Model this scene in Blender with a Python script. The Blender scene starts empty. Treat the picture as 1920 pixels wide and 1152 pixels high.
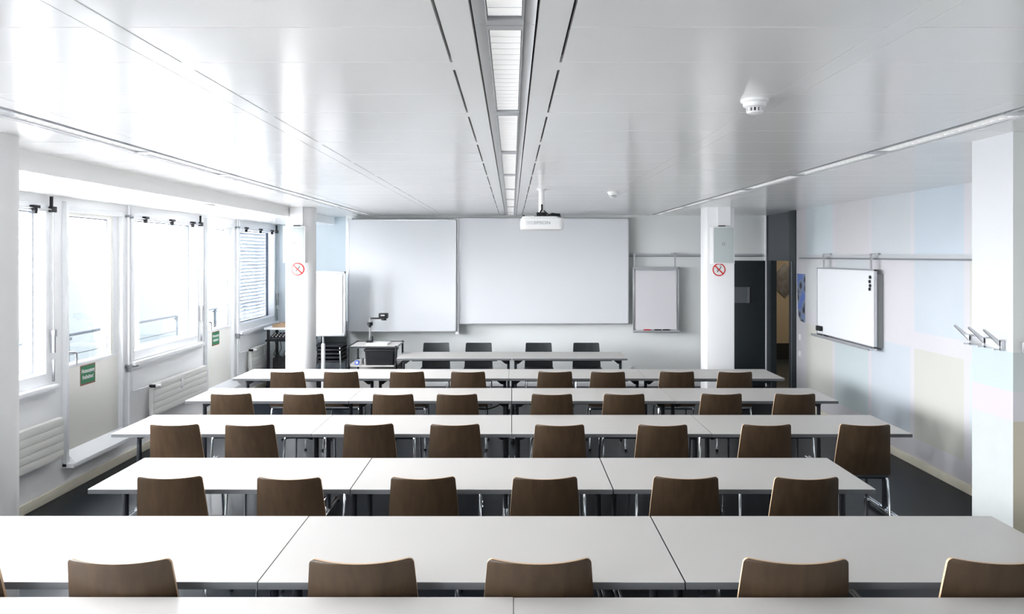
import bpy, bmesh, math, random
from mathutils import Vector, Matrix

random.seed(7)
sc = bpy.context.scene
C = sc.collection
PI = math.pi

# ------------------------------------------------------------------ camera, world, light, exposure
EYE = 2.15          # eye height above the main floor
F = 1450.0          # focal length in frame pixels
VX, VY = 960.0, 479.0


def gx(px, Y):      # world x of a pixel column at depth Y
    return (px - VX) * Y / F


def gz(py, Y):      # world z of a pixel row at depth Y
    return EYE - (py - VY) * Y / F


cam_d = bpy.data.cameras.new('camera')
cam = bpy.data.objects.new('camera', cam_d)
C.objects.link(cam)
cam.location = (0, 0, EYE)
cam.rotation_euler = (PI / 2, 0, 0)
cam_d.sensor_width = 36
cam_d.lens = 36 * F / 1920
cam_d.shift_x = 0.0
cam_d.shift_y = -(576 - VY) / 1920
cam_d.clip_start = 0.05
cam_d.clip_end = 200
sc.camera = cam

world = bpy.data.worlds.new('overcast_sky')
sc.world = world
world.use_nodes = True
wn = world.node_tree.nodes
bgn = wn['Background']
bgn.inputs[0].default_value = (0.975, 0.98, 1.0, 1)
bgn.inputs[1].default_value = 9.0
# overcast sky over duller ground haze, blended at the horizon
_wt = world.node_tree
_tc = wn.new('ShaderNodeTexCoord')
_sp = wn.new('ShaderNodeSeparateXYZ')
_rp = wn.new('ShaderNodeValToRGB')
_rp.color_ramp.elements[0].position = 0.44
_rp.color_ramp.elements[0].color = (0.60, 0.61, 0.62, 1)
_rp.color_ramp.elements[1].position = 0.54
_rp.color_ramp.elements[1].color = (0.975, 0.98, 1.0, 1)
_ma = wn.new('ShaderNodeMath')
_ma.operation = 'MULTIPLY_ADD'
_ma.inputs[1].default_value = 0.5
_ma.inputs[2].default_value = 0.5
_wt.links.new(_tc.outputs['Generated'], _sp.inputs[0])
_wt.links.new(_sp.outputs['Z'], _ma.inputs[0])
_wt.links.new(_ma.outputs[0], _rp.inputs[0])
_wt.links.new(_rp.outputs[0], bgn.inputs[0])

sc.view_settings.view_transform = 'Standard'
sc.view_settings.look = 'None'
sc.view_settings.gamma = 1
sc.view_settings.exposure = 2.29
sc.view_settings.use_curve_mapping = False
sc.cycles.max_bounces = 10
sc.cycles.diffuse_bounces = 6
sc.cycles.glossy_bounces = 4
sc.cycles.transparent_max_bounces = 12
sc.cycles.sample_clamp_indirect = 6
sc.cycles.use_denoising = True
sc.cycles.caustics_reflective = False
sc.cycles.caustics_refractive = False
LAMP = 0.42          # radiance of the ceiling luminaires

# ------------------------------------------------------------------ materials
MATS = {}


def mat(name, col, rough=0.5, metal=0.0, spec=0.5, noise=0.0, nscale=8.0, stretch=(1, 1, 1), emis=0.0, coat=0.0, bump=0.0):
    if name in MATS:
        return MATS[name]
    m = bpy.data.materials.new(name)
    m.use_nodes = True
    nt = m.node_tree
    b = nt.nodes['Principled BSDF']
    b.inputs['Base Color'].default_value = (*col, 1)
    b.inputs['Roughness'].default_value = rough
    b.inputs['Metallic'].default_value = metal
    b.inputs['Specular IOR Level'].default_value = spec
    if coat:
        b.inputs['Coat Weight'].default_value = coat
        b.inputs['Coat Roughness'].default_value = 0.1
    if emis:
        b.inputs['Emission Color'].default_value = (*col, 1)
        b.inputs['Emission Strength'].default_value = emis
    if noise or bump:
        tc = nt.nodes.new('ShaderNodeTexCoord')
        mp = nt.nodes.new('ShaderNodeMapping')
        mp.inputs['Scale'].default_value = stretch
        nz = nt.nodes.new('ShaderNodeTexNoise')
        nz.inputs['Scale'].default_value = nscale
        nz.inputs['Detail'].default_value = 5
        nt.links.new(tc.outputs['Object'], mp.inputs[0])
        nt.links.new(mp.outputs[0], nz.inputs['Vector'])
        if noise:
            rp = nt.nodes.new('ShaderNodeValToRGB')
            rp.color_ramp.elements[0].position = 0.3
            rp.color_ramp.elements[1].position = 0.7
            rp.color_ramp.elements[0].color = (*[c * (1 - noise) for c in col], 1)
            rp.color_ramp.elements[1].color = (*[min(1, c * (1 + noise)) for c in col], 1)
            nt.links.new(nz.outputs['Fac'], rp.inputs[0])
            nt.links.new(rp.outputs[0], b.inputs['Base Color'])
        if bump:
            bp = nt.nodes.new('ShaderNodeBump')
            bp.inputs['Strength'].default_value = bump
            bp.inputs['Distance'].default_value = 0.002
            nt.links.new(nz.outputs['Fac'], bp.inputs['Height'])
            nt.links.new(bp.outputs[0], b.inputs['Normal'])
    MATS[name] = m
    return m


M_wall = mat('white_wall_paint', (0.92, 0.925, 0.935), 0.6, noise=0.015, nscale=1.5)
M_backwall = mat('back_wall_paint', (0.82, 0.85, 0.84), 0.6, noise=0.02, nscale=1.2)
M_blue_wall = mat('pale_blue_paint', (0.64, 0.71, 0.75), 0.6, noise=0.02, nscale=1.2)
M_ceil = mat('ceiling_panel_enamel', (0.92, 0.917, 0.91), 0.18, spec=0.28)
M_ceil_gap = mat('ceiling_gap_grey', (0.12, 0.12, 0.125), 0.9)
M_black = mat('matt_black', (0.012, 0.013, 0.015), 0.6)
M_floor = mat('blue_grey_linoleum', (0.007, 0.010, 0.014), 0.34, noise=0.12, nscale=5, spec=0.10)
M_trim = mat('cream_baseboard', (0.74, 0.70, 0.58), 0.5, noise=0.03)
M_col = mat('column_paint', (0.88, 0.88, 0.88), 0.55, noise=0.01, nscale=2)
M_frame = mat('white_frame_enamel', (0.87, 0.885, 0.905), 0.35)
M_cream = mat('cream_door_enamel', (0.88, 0.87, 0.82), 0.45, noise=0.015, nscale=1.5)
M_rad = mat('radiator_enamel', (0.82, 0.815, 0.78), 0.4)
M_gask = mat('dark_gasket', (0.06, 0.08, 0.12), 0.5)
M_alu = mat('brushed_aluminium', (0.62, 0.63, 0.65), 0.35, metal=0.9)
M_chrome = mat('chrome_tube', (0.75, 0.77, 0.80), 0.12, metal=1.0)
M_steel = mat('grey_hinge_metal', (0.30, 0.31, 0.33), 0.4, metal=0.7)
M_leg = mat('dark_table_leg', (0.06, 0.065, 0.075), 0.25, metal=0.6)
M_top = mat('white_table_laminate', (0.53, 0.515, 0.495), 0.42, noise=0.01, nscale=3, spec=0.4)
M_edge = mat('grey_table_edging', (0.12, 0.125, 0.13), 0.5, spec=0.2)
M_pad = mat('black_seat_pad', (0.012, 0.015, 0.022), 0.6, bump=0.2, nscale=60)
M_shell_black = mat('black_chair_shell', (0.022, 0.026, 0.028), 0.45, spec=0.3)
M_plastic = mat('black_plastic', (0.009, 0.010, 0.012), 0.45, spec=0.3)
M_board = mat('whiteboard_enamel', (0.74, 0.76, 0.79), 0.33, spec=0.35)
M_paper = mat('flip_paper', (0.72, 0.71, 0.74), 0.7)
M_white = mat('white_plastic', (0.84, 0.84, 0.84), 0.4)
M_spk = mat('speaker_grille_grey', (0.48, 0.53, 0.53), 0.6, noise=0.02, nscale=80)
M_red = mat('sign_red', (0.62, 0.03, 0.03), 0.5)
M_green = mat('sign_green', (0.02, 0.21, 0.09), 0.5)
M_darkred = mat('sign_border_brown_red', (0.28, 0.08, 0.05), 0.5)
M_signw = mat('sign_white', (0.8, 0.8, 0.8), 0.5)
M_logo = mat('logo_grey', (0.45, 0.46, 0.47), 0.5)
M_doordark = mat('anthracite_door', (0.022, 0.030, 0.034), 0.45, noise=0.05)
M_transom = mat('anthracite_panel', (0.045, 0.052, 0.065), 0.35)
M_corr = mat('beige_corridor_paint', (0.42, 0.36, 0.27), 0.7)
M_card = mat('brown_cardboard', (0.35, 0.24, 0.15), 0.8, noise=0.06)
M_blue = mat('blue_tape', (0.03, 0.12, 0.6), 0.4)
M_rail = mat('railing_paint', (0.010, 0.014, 0.018), 0.8, spec=0.1)
M_conc = mat('pale_concrete', (0.28, 0.285, 0.29), 0.8, noise=0.05)
M_louver = mat('louver_white', (0.85, 0.86, 0.87), 0.3)
M_glow = mat('lamp_diffuser', (1.0, 0.97, 0.93), 0.5, emis=LAMP)
M_metalroof = mat('pale_sheet_metal', (0.026, 0.031, 0.033), 0.8, spec=0.1)


def wood_mat():
    m = bpy.data.materials.new('walnut_veneer')
    m.use_nodes = True
    nt = m.node_tree
    b = nt.nodes['Principled BSDF']
    tc = nt.nodes.new('ShaderNodeTexCoord')
    oi = nt.nodes.new('ShaderNodeObjectInfo')
    ad = nt.nodes.new('ShaderNodeVectorMath')
    mu = nt.nodes.new('ShaderNodeVectorMath')
    mu.operation = 'MULTIPLY'
    mu.inputs[1].default_value = (9, 9, 9)
    nt.links.new(oi.outputs['Location'], mu.inputs[0])
    nt.links.new(tc.outputs['Object'], ad.inputs[0])
    nt.links.new(mu.outputs[0], ad.inputs[1])
    mp = nt.nodes.new('ShaderNodeMapping')
    mp.inputs['Scale'].default_value = (1, 1, 0.12)
    nt.links.new(ad.outputs[0], mp.inputs[0])
    n1 = nt.nodes.new('ShaderNodeTexNoise')
    n1.inputs['Scale'].default_value = 26
    n1.inputs['Detail'].default_value = 6
    n1.inputs['Distortion'].default_value = 0.6
    nt.links.new(mp.outputs[0], n1.inputs['Vector'])
    rp = nt.nodes.new('ShaderNodeValToRGB')
    e = rp.color_ramp.elements
    e[0].position = 0.25
    e[0].color = (0.036, 0.0225, 0.0125, 1)
    e[1].position = 0.75
    e[1].color = (0.060, 0.038, 0.0215, 1)
    nt.links.new(n1.outputs['Fac'], rp.inputs[0])
    nt.links.new(rp.outputs[0], b.inputs['Base Color'])
    b.inputs['Roughness'].default_value = 0.38
    b.inputs['Specular IOR Level'].default_value = 0.4
    return m


M_wood = wood_mat()
M_ply = mat('pale_plywood_edge', (0.55, 0.38, 0.24), 0.5)


def glass_mat():
    m = bpy.data.materials.new('window_glass')
    m.use_nodes = True
    nt = m.node_tree
    for n in list(nt.nodes):
        nt.nodes.remove(n)
    out = nt.nodes.new('ShaderNodeOutputMaterial')
    tr = nt.nodes.new('ShaderNodeBsdfTransparent')
    tr.inputs[0].default_value = (0.95, 0.955, 0.96, 1)
    gl = nt.nodes.new('ShaderNodeBsdfGlossy')
    gl.inputs['Roughness'].default_value = 0.02
    fr = nt.nodes.new('ShaderNodeLayerWeight')
    fr.inputs[0].default_value = 0.5
    pw = nt.nodes.new('ShaderNodeMath')
    pw.operation = 'POWER'
    pw.inputs[1].default_value = 4.0
    ma = nt.nodes.new('ShaderNodeMath')
    ma.operation = 'MULTIPLY_ADD'
    ma.inputs[1].default_value = 0.5
    ma.inputs[2].default_value = 0.03
    mx = nt.nodes.new('ShaderNodeMixShader')
    nt.links.new(fr.outputs['Facing'], pw.inputs[0])
    nt.links.new(pw.outputs[0], ma.inputs[0])
    nt.links.new(ma.outputs[0], mx.inputs[0])
    nt.links.new(tr.outputs[0], mx.inputs[1])
    nt.links.new(gl.outputs[0], mx.inputs[2])
    nt.links.new(mx.outputs[0], out.inputs[0])
    return m


M_glass = glass_mat()


def poster_mat():
    m = bpy.data.materials.new('poster_print')
    m.use_nodes = True
    nt = m.node_tree
    b = nt.nodes['Principled BSDF']
    tc = nt.nodes.new('ShaderNodeTexCoord')
    nz = nt.nodes.new('ShaderNodeTexVoronoi')
    nz.inputs['Scale'].default_value = 7
    rp = nt.nodes.new('ShaderNodeValToRGB')
    e = rp.color_ramp.elements
    e[0].position = 0.25
    e[0].color = (0.015, 0.02, 0.03, 1)
    e[1].position = 0.75
    e[1].color = (0.12, 0.2, 0.55, 1)
    x = rp.color_ramp.elements.new(0.5)
    x.color = (0.25, 0.3, 0.38, 1)
    nt.links.new(tc.outputs['Object'], nz.inputs['Vector'])
    nt.links.new(nz.outputs['Distance'], rp.inputs[0])
    nt.links.new(rp.outputs[0], b.inputs['Base Color'])
    b.inputs['Roughness'].default_value = 0.35
    return m


M_poster = poster_mat()


# ------------------------------------------------------------------ mesh builder
class MB:
    def __init__(self):
        self.v, self.f, self.m = [], [], []

    def quadset(self, vs, fs, mi=0):
        o = len(self.v)
        self.v += [tuple(p) for p in vs]
        for f in fs:
            self.f.append(tuple(i + o for i in f))
            self.m.append(mi)
        return self

    def box(self, x0, x1, y0, y1, z0, z1, mi=0, rot=None, piv=None):
        vs = [(x, y, z) for z in (z0, z1) for y in (y0, y1) for x in (x0, x1)]
        if rot is not None:
            p = Vector(piv) if piv else Vector(((x0 + x1) / 2, (y0 + y1) / 2, (z0 + z1) / 2))
            vs = [tuple(rot @ (Vector(q) - p) + p) for q in vs]
        fs = [(0, 2, 3, 1), (4, 5, 7, 6), (0, 1, 5, 4), (2, 6, 7, 3), (0, 4, 6, 2), (1, 3, 7, 5)]
        return self.quadset(vs, fs, mi)

    def prism(self, pts, axis, a0, a1, mi=0):
        """pts: 2D outline; axis 'x','y','z' extrude axis"""
        def mk(p, a):
            if axis == 'y':
                return (p[0], a, p[1])
            if axis == 'x':
                return (a, p[0], p[1])
            return (p[0], p[1], a)
        n = len(pts)
        vs = [mk(p, a0) for p in pts] + [mk(p, a1) for p in pts]
        fs = [tuple(range(n)), tuple(range(2 * n - 1, n - 1, -1))]
        fs += [(i, (i + 1) % n, n + (i + 1) % n, n + i) for i in range(n)]
        return self.quadset(vs, fs, mi)

    def tube(self, pts, r, n=10, mi=0):
        pts = [Vector(p) for p in pts]
        rings = []
        up = None
        for i, p in enumerate(pts):
            if i == 0:
                d = pts[1] - p
            elif i == len(pts) - 1:
                d = p - pts[i - 1]
            else:
                d = (pts[i + 1] - p).normalized() + (p - pts[i - 1]).normalized()
            d.normalize()
            if up is None:
                up = Vector((0, 0, 1)) if abs(d.z) < 0.9 else Vector((0, 1, 0))
            s = d.cross(up).normalized()
            up = s.cross(d).normalized()
            rr = r[i] if isinstance(r, (list, tuple)) else r
            rings.append([p + rr * (math.cos(2 * PI * k / n) * s + math.sin(2 * PI * k / n) * up) for k in range(n)])
        vs = [q for rg in rings for q in rg]
        fs = []
        for i in range(len(rings) - 1):
            for k in range(n):
                a, b = i * n + k, i * n + (k + 1) % n
                fs.append((a, b, b + n, a + n))
        fs.append(tuple(range(n - 1, -1, -1)))
        fs.append(tuple((len(rings) - 1) * n + k for k in range(n)))
        return self.quadset(vs, fs, mi)

    def lathe(self, prof, c=(0, 0, 0), n=32, mi=0):
        vs, fs = [], []
        for r, z in prof:
            for k in range(n):
                vs.append((c[0] + r * math.cos(2 * PI * k / n), c[1] + r * math.sin(2 * PI * k / n), c[2] + z))
        for i in range(len(prof) - 1):
            for k in range(n):
                a, b = i * n + k, i * n + (k + 1) % n
                fs.append((a, b, b + n, a + n))
        fs.append(tuple(range(n - 1, -1, -1)))
        fs.append(tuple((len(prof) - 1) * n + k for k in range(n)))
        return self.quadset(vs, fs, mi)

    def build(self, name, mats, parent=None, smooth=False, bevel=0.0, loc=None):
        me = bpy.data.meshes.new(name)
        me.from_pydata(self.v, [], self.f)
        if not isinstance(mats, (list, tuple)):
            mats = [mats]
        for m in mats:
            me.materials.append(m)
        me.polygons.foreach_set('material_index', self.m)
        bm = bmesh.new()
        bm.from_mesh(me)
        bmesh.ops.recalc_face_normals(bm, faces=bm.faces)
        if bevel:
            ed = [e for e in bm.edges if len(e.link_faces) == 2 and e.calc_face_angle(0) > 0.6]
            bmesh.ops.bevel(bm, geom=ed, offset=bevel, segments=2, affect='EDGES', profile=0.6, clamp_overlap=True)
        bm.to_mesh(me)
        bm.free()
        if smooth or bevel:
            me.polygons.foreach_set('use_smooth', [True] * len(me.polygons))
            me.set_sharp_from_angle(angle=0.6)
        me.update()
        o = bpy.data.objects.new(name, me)
        C.objects.link(o)
        if parent is not None:
            o.parent = parent
        if loc is not None:
            o.location = loc
        return o


def thing(name, label, cat, loc=(0, 0, 0), rz=0.0, group=None):
    o = bpy.data.objects.new(name, None)
    o.empty_display_size = 0.1
    C.objects.link(o)
    o.location = loc
    o.rotation_euler = (0, 0, rz)
    return tag(o, label, cat, group)


def tag(o, label, cat, group=None):
    o['label'] = label
    o['category'] = cat
    if group:
        o['group'] = group
    return o


def struct(o, label=None):
    o['kind'] = 'structure'
    if label:
        o['label'] = label
    return o


def copy_tree(o, parent=None):
    c = o.copy()
    C.objects.link(c)
    if parent is not None:
        c.parent = parent
    for ch in [k for k in o.children]:
        copy_tree(ch, c)
    return c


def text_mesh(name, s, size, material, parent, loc, rot, depth=0.0015, bold=0.0, width=None):
    cu = bpy.data.curves.new(name, 'FONT')
    cu.body = s
    cu.size = size
    cu.align_x = 'CENTER'
    cu.align_y = 'CENTER'
    cu.extrude = depth
    cu.offset = bold
    tmp = bpy.data.objects.new(name + '_tmp', cu)
    C.objects.link(tmp)
    dg = bpy.context.evaluated_depsgraph_get()
    dg.update()
    me = bpy.data.meshes.new_from_object(tmp.evaluated_get(dg))
    bpy.data.objects.remove(tmp)
    me.materials.clear()
    me.materials.append(material)
    if width:
        xs = [v.co.x for v in me.vertices]
        k = width / (max(xs) - min(xs))
        for v in me.vertices:
            v.co.x *= k
    o = bpy.data.objects.new(name, me)
    C.objects.link(o)
    o.parent = parent
    o.location = loc
    o.rotation_euler = rot
    return o


ORD = ['first', 'second', 'third', 'fourth', 'fifth', 'sixth', 'seventh', 'eighth', 'ninth']

# ------------------------------------------------------------------ room dimensions
XL, XR = -4.05, 4.12
YB, YF = 12.70, -2.63        # back wall, wall behind the camera
YBAY = 13.22                 # window bay runs deeper
ZC = 2.805                   # ceiling
ZS = 2.675                   # soffit over the windows
XS = -3.03                   # soffit edge
XN = 4.18                    # dark door partition plane
STEP = 0.20                  # raised rear platform
YSTEP = 3.80

# floor
b = MB()
b.box(XL, XN + 0.1, YF, YBAY, -0.12, 0.0)
struct(b.build('floor', M_floor))
b = MB()
b.box(XL + 0.001, XR - 0.001, YF + 0.001, YSTEP, 0.0005, STEP)
struct(b.build('trim_1', M_floor), 'raised dark platform under the rear rows')

# ceiling: metal panels with thin joints
TY = []
k = 0
y = 2.22
while y > YF:
    y -= 0.9245
while y < YB:
    TY += [y, y + 0.404]
    y += 0.9245
TY = sorted(t for t in TY if YF < t < YB)
ceil = MB()
HT = 0.025


def ceil_bay(x0, x1, cross=True, y1=YB):
    ys = [YF] + ([t for t in TY if t < y1 - 0.02] if cross else []) + [y1]
    for a, c in zip(ys[:-1], ys[1:]):
        ceil.box(x0, x1, a + 0.003, c - 0.003, ZC, ZC + HT)


LW = 0.086
LX = [-0.02, -2.335, 2.335]      # centre lines of the three light runs
s = 0.0045
ceil_bay(XS, -2.335 - LW - 0.004)
ceil_bay(-2.335 + LW + 0.004, -2.122, False)
ceil_bay(-2.118, -1.212)
ceil_bay(-1.208, -1.12 - s, False)
ceil_bay(-1.12 + s * 0.6, -0.205 - s)
ceil_bay(-0.205 + s, -0.02 - LW - 0.007, False)
ceil_bay(-0.02 + LW + 0.007, 0.165 - s, False)
ceil_bay(0.165 + s, 1.074)
ceil_bay(1.076, 1.164, False)
ceil_bay(1.166, 2.119)
ceil_bay(2.122, 2.335 - LW - 0.004, False)
ceil_bay(2.335 + LW + 0.004, XN + 0.15)
# bridges that interrupt the dark slots
for t in TY:
    if abs(((t - 2.624) / 0.9245) - round((t - 2.624) / 0.9245)) < 0.05:
        for x in (-1.12, -0.205, 0.165):
            ceil.box(x - s - 0.002, x + s + 0.002, t, t + 0.11, ZC + 0.0004, ZC + HT)
ceil.box(XS, XN + 0.15, YF, YB, ZC + 0.12, ZC + 0.16, 2)
struct(ceil.build('ceiling', [M_ceil, M_ceil_gap, M_black]))
b = MB()
for a, c in zip([XS, -2.335 + LW + 0.01, -0.02 + LW + 0.012, 2.335 + LW + 0.01], [-2.335 - LW - 0.01, -0.02 - LW - 0.012, 2.335 - LW - 0.01, XN + 0.15]):
    segs = [(a, c)]
    for x in (-1.12, -0.205, 0.165):
        ns = []
        for p, q in segs:
            if p < x < q:
                ns += [(p, x - 0.012), (x + 0.012, q)]
            else:
                ns.append((p, q))
        segs = ns
    for p, q in segs:
        b.box(p, q, YF, YB, ZC + HT + 0.002, ZC + HT + 0.006)
struct(b.build('trim_2', M_ceil_gap), 'grey backing seen in the ceiling joints')

# soffit beam along the window side
b = MB()
b.box(XL - 0.3, XS, YF, YBAY, ZS, ZC + 0.16)
struct(b.build('trim_3', M_ceil), 'lowered white soffit above the windows')

# walls ---------------------------------------------------------------
b = MB()
b.box(-2.73, XN, YB, YB + 0.2, 0, ZC + 0.158)
struct(b.build('wall_back', M_backwall))
b = MB()
b.box(XL - 0.3, -2.73, YBAY, YBAY + 0.2, 0, ZC + 0.158)
b.box(-2.73, -2.60, YB + 0.2, YBAY + 0.2, 0, ZC + 0.158)
struct(b.build('wall_bay', M_blue_wall))
b = MB()
b.box(XS, -2.72, YB, YBAY, ZC, ZC + 0.03)
struct(b.build('trim_4', M_ceil), 'ceiling strip over the window bay')
b = MB()
b.box(XL - 0.3, XR + 0.3, YF - 0.2, YF, 0, ZC + 0.16)
struct(b.build('wall_front', M_wall))

# right wall with painted pastel squares (each square its own paint)
P = {'lil': (0.72, 0.70, 0.76), 'lb': (0.62, 0.74, 0.80), 'gw': (0.68, 0.73, 0.74), 'grb': (0.62, 0.68, 0.73),
     'blu': (0.54, 0.67, 0.79), 'teal': (0.54, 0.69, 0.72), 'yel': (0.62, 0.63, 0.53), 'crm': (0.66, 0.66, 0.58),
     'b2': (0.57, 0.68, 0.78), 'pk': (0.69, 0.67, 0.71), 'grn': (0.58, 0.67, 0.64)}
P = {k2: tuple(0.47 * c + 0.53 * 0.68 - 0.12 for c in v) for k2, v in P.items()}
pm = {k2: mat('pastel_paint_' + k2, v, 0.6, noise=0.02, nscale=2) for k2, v in P.items()}

pk = list(pm)
ysq = [YF, -1.2, -1.14, -0.2, -0.14, 0.8, 0.86, 1.9, 1.96, 3.0, 3.06, 4.05, 4.11, 5.1, 5.16, 6.0, 6.08, 6.96, 7.05, 7.92, 8.0, 8.86, 8.94, 9.86, 9.94, 10.82, 11.2]
zsq = [0, 0.28, 1.20, 1.37, 2.12, ZC]
cols = {  # (column index of square, row) -> paint
    10.82: ('lb', 'gw', 'crm'), 9.86: ('pk', 'grb', 'teal'), 8.86: ('grb', 'lil', 'b2'), 7.92: ('blu', 'b2', 'yel'),
    6.96: ('gw', 'crm', 'lb'), 6.0: ('lb', 'teal', 'crm'), 5.1: ('pk', 'lb', 'b2'), 4.05: ('grb', 'yel', 'lil'), 3.0: ('b2', 'gw', 'teal'),
    1.9: ('gw', 'pk', 'yel'), 0.8: ('lb', 'crm', 'b2'), -0.2: ('grb', 'teal', 'gw'), -1.2: ('pk', 'lb', 'crm')}
b = MB()
vs, fs = [], []
ny, nz_ = len(ysq), len(zsq)
for yy in ysq:
    for zz in zsq:
        vs.append((XR, yy, zz))
for i in range(ny - 1):
    for j in range(nz_ - 1):
        top = ysq[i + 1]
        mi = pk.index('lil')
        key = [k2 for k2 in cols if abs(k2 - top) < 0.001]
        if key and j in (1, 3, 4):
            mi = pk.index(cols[key[0]][{1: 2, 3: 1, 4: 0}[j]])
        b.quadset([(XR, ysq[i], zsq[j]), (XR, ysq[i], zsq[j + 1]), (XR, ysq[i + 1], zsq[j + 1]), (XR, ysq[i + 1], zsq[j])], [(0, 1, 2, 3)], mi)
b.box(XR + 0.002, XR + 0.2, YF, 11.2, 0, ZC + 0.158, pk.index('lil'))
struct(b.build('wall_right', [pm[k2] for k2 in pk]))

# left wall: piers, parapets, heads
PER = 3.21
mods = [-3, -2, -1, 0, 1]


def base_y(m):
    return 7.0 + PER * m


b = MB()
XO = XL - 0.24
b.box(XO, XL, YF, YBAY, 2.60, ZS + 0.01)
for m in mods:
    q = base_y(m)
    q1 = min(q + 2.99, YBAY)
    b.box(XO, XL, max(q, YF), q + 1.07, 0, 0.27)                 # below the door
    b.box(XO, XL, q + 1.07, q + 1.156, 0, 2.60)             # pier
    b.box(XO, XL, q + 1.156, q1, 0, 0.97)                   # parapet
    if m < 1:
        b.box(XO, XL, q + 2.99, q + PER, 0, 2.60)
    else:
        b.box(XO, XL, q1 - 0.02, YBAY, 0, 2.60)
struct(b.build('wall_left', M_wall))

# baseboards
b = MB()
b.box(XL, XL + 0.018, YSTEP, YBAY, 0, 0.085)
b.box(XL, XL + 0.018, YF, YSTEP, STEP, STEP + 0.085)
struct(b.build('baseboard_left', M_trim, bevel=0.004))
b = MB()
b.box(XR - 0.018, XR, YSTEP, 11.2, 0, 0.085)
b.box(XR - 0.018, XR, YF, YSTEP, STEP, STEP + 0.085)
struct(b.build('baseboard_right', M_trim, bevel=0.004))
b = MB()
b.box(-2.73, 3.2, YB - 0.018, YB, 0, 0.06)
struct(b.build('baseboard_back', M_frame, bevel=0.004))


# ------------------------------------------------------------------ windows and balcony doors
def ring(b, x0, x1, y0, y1, z0, z1, w, mi=0, wb=None):
    wb = wb or w
    b.box(x0, x1, y0, y0 + w, z0, z1, mi)
    b.box(x0, x1, y1 - w, y1, z0, z1, mi)
    b.box(x0, x1, y0 + w, y1 - w, z0, z0 + wb, mi)
    b.box(x0, x1, y0 + w, y1 - w, z1 - w, z1, mi)


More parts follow.
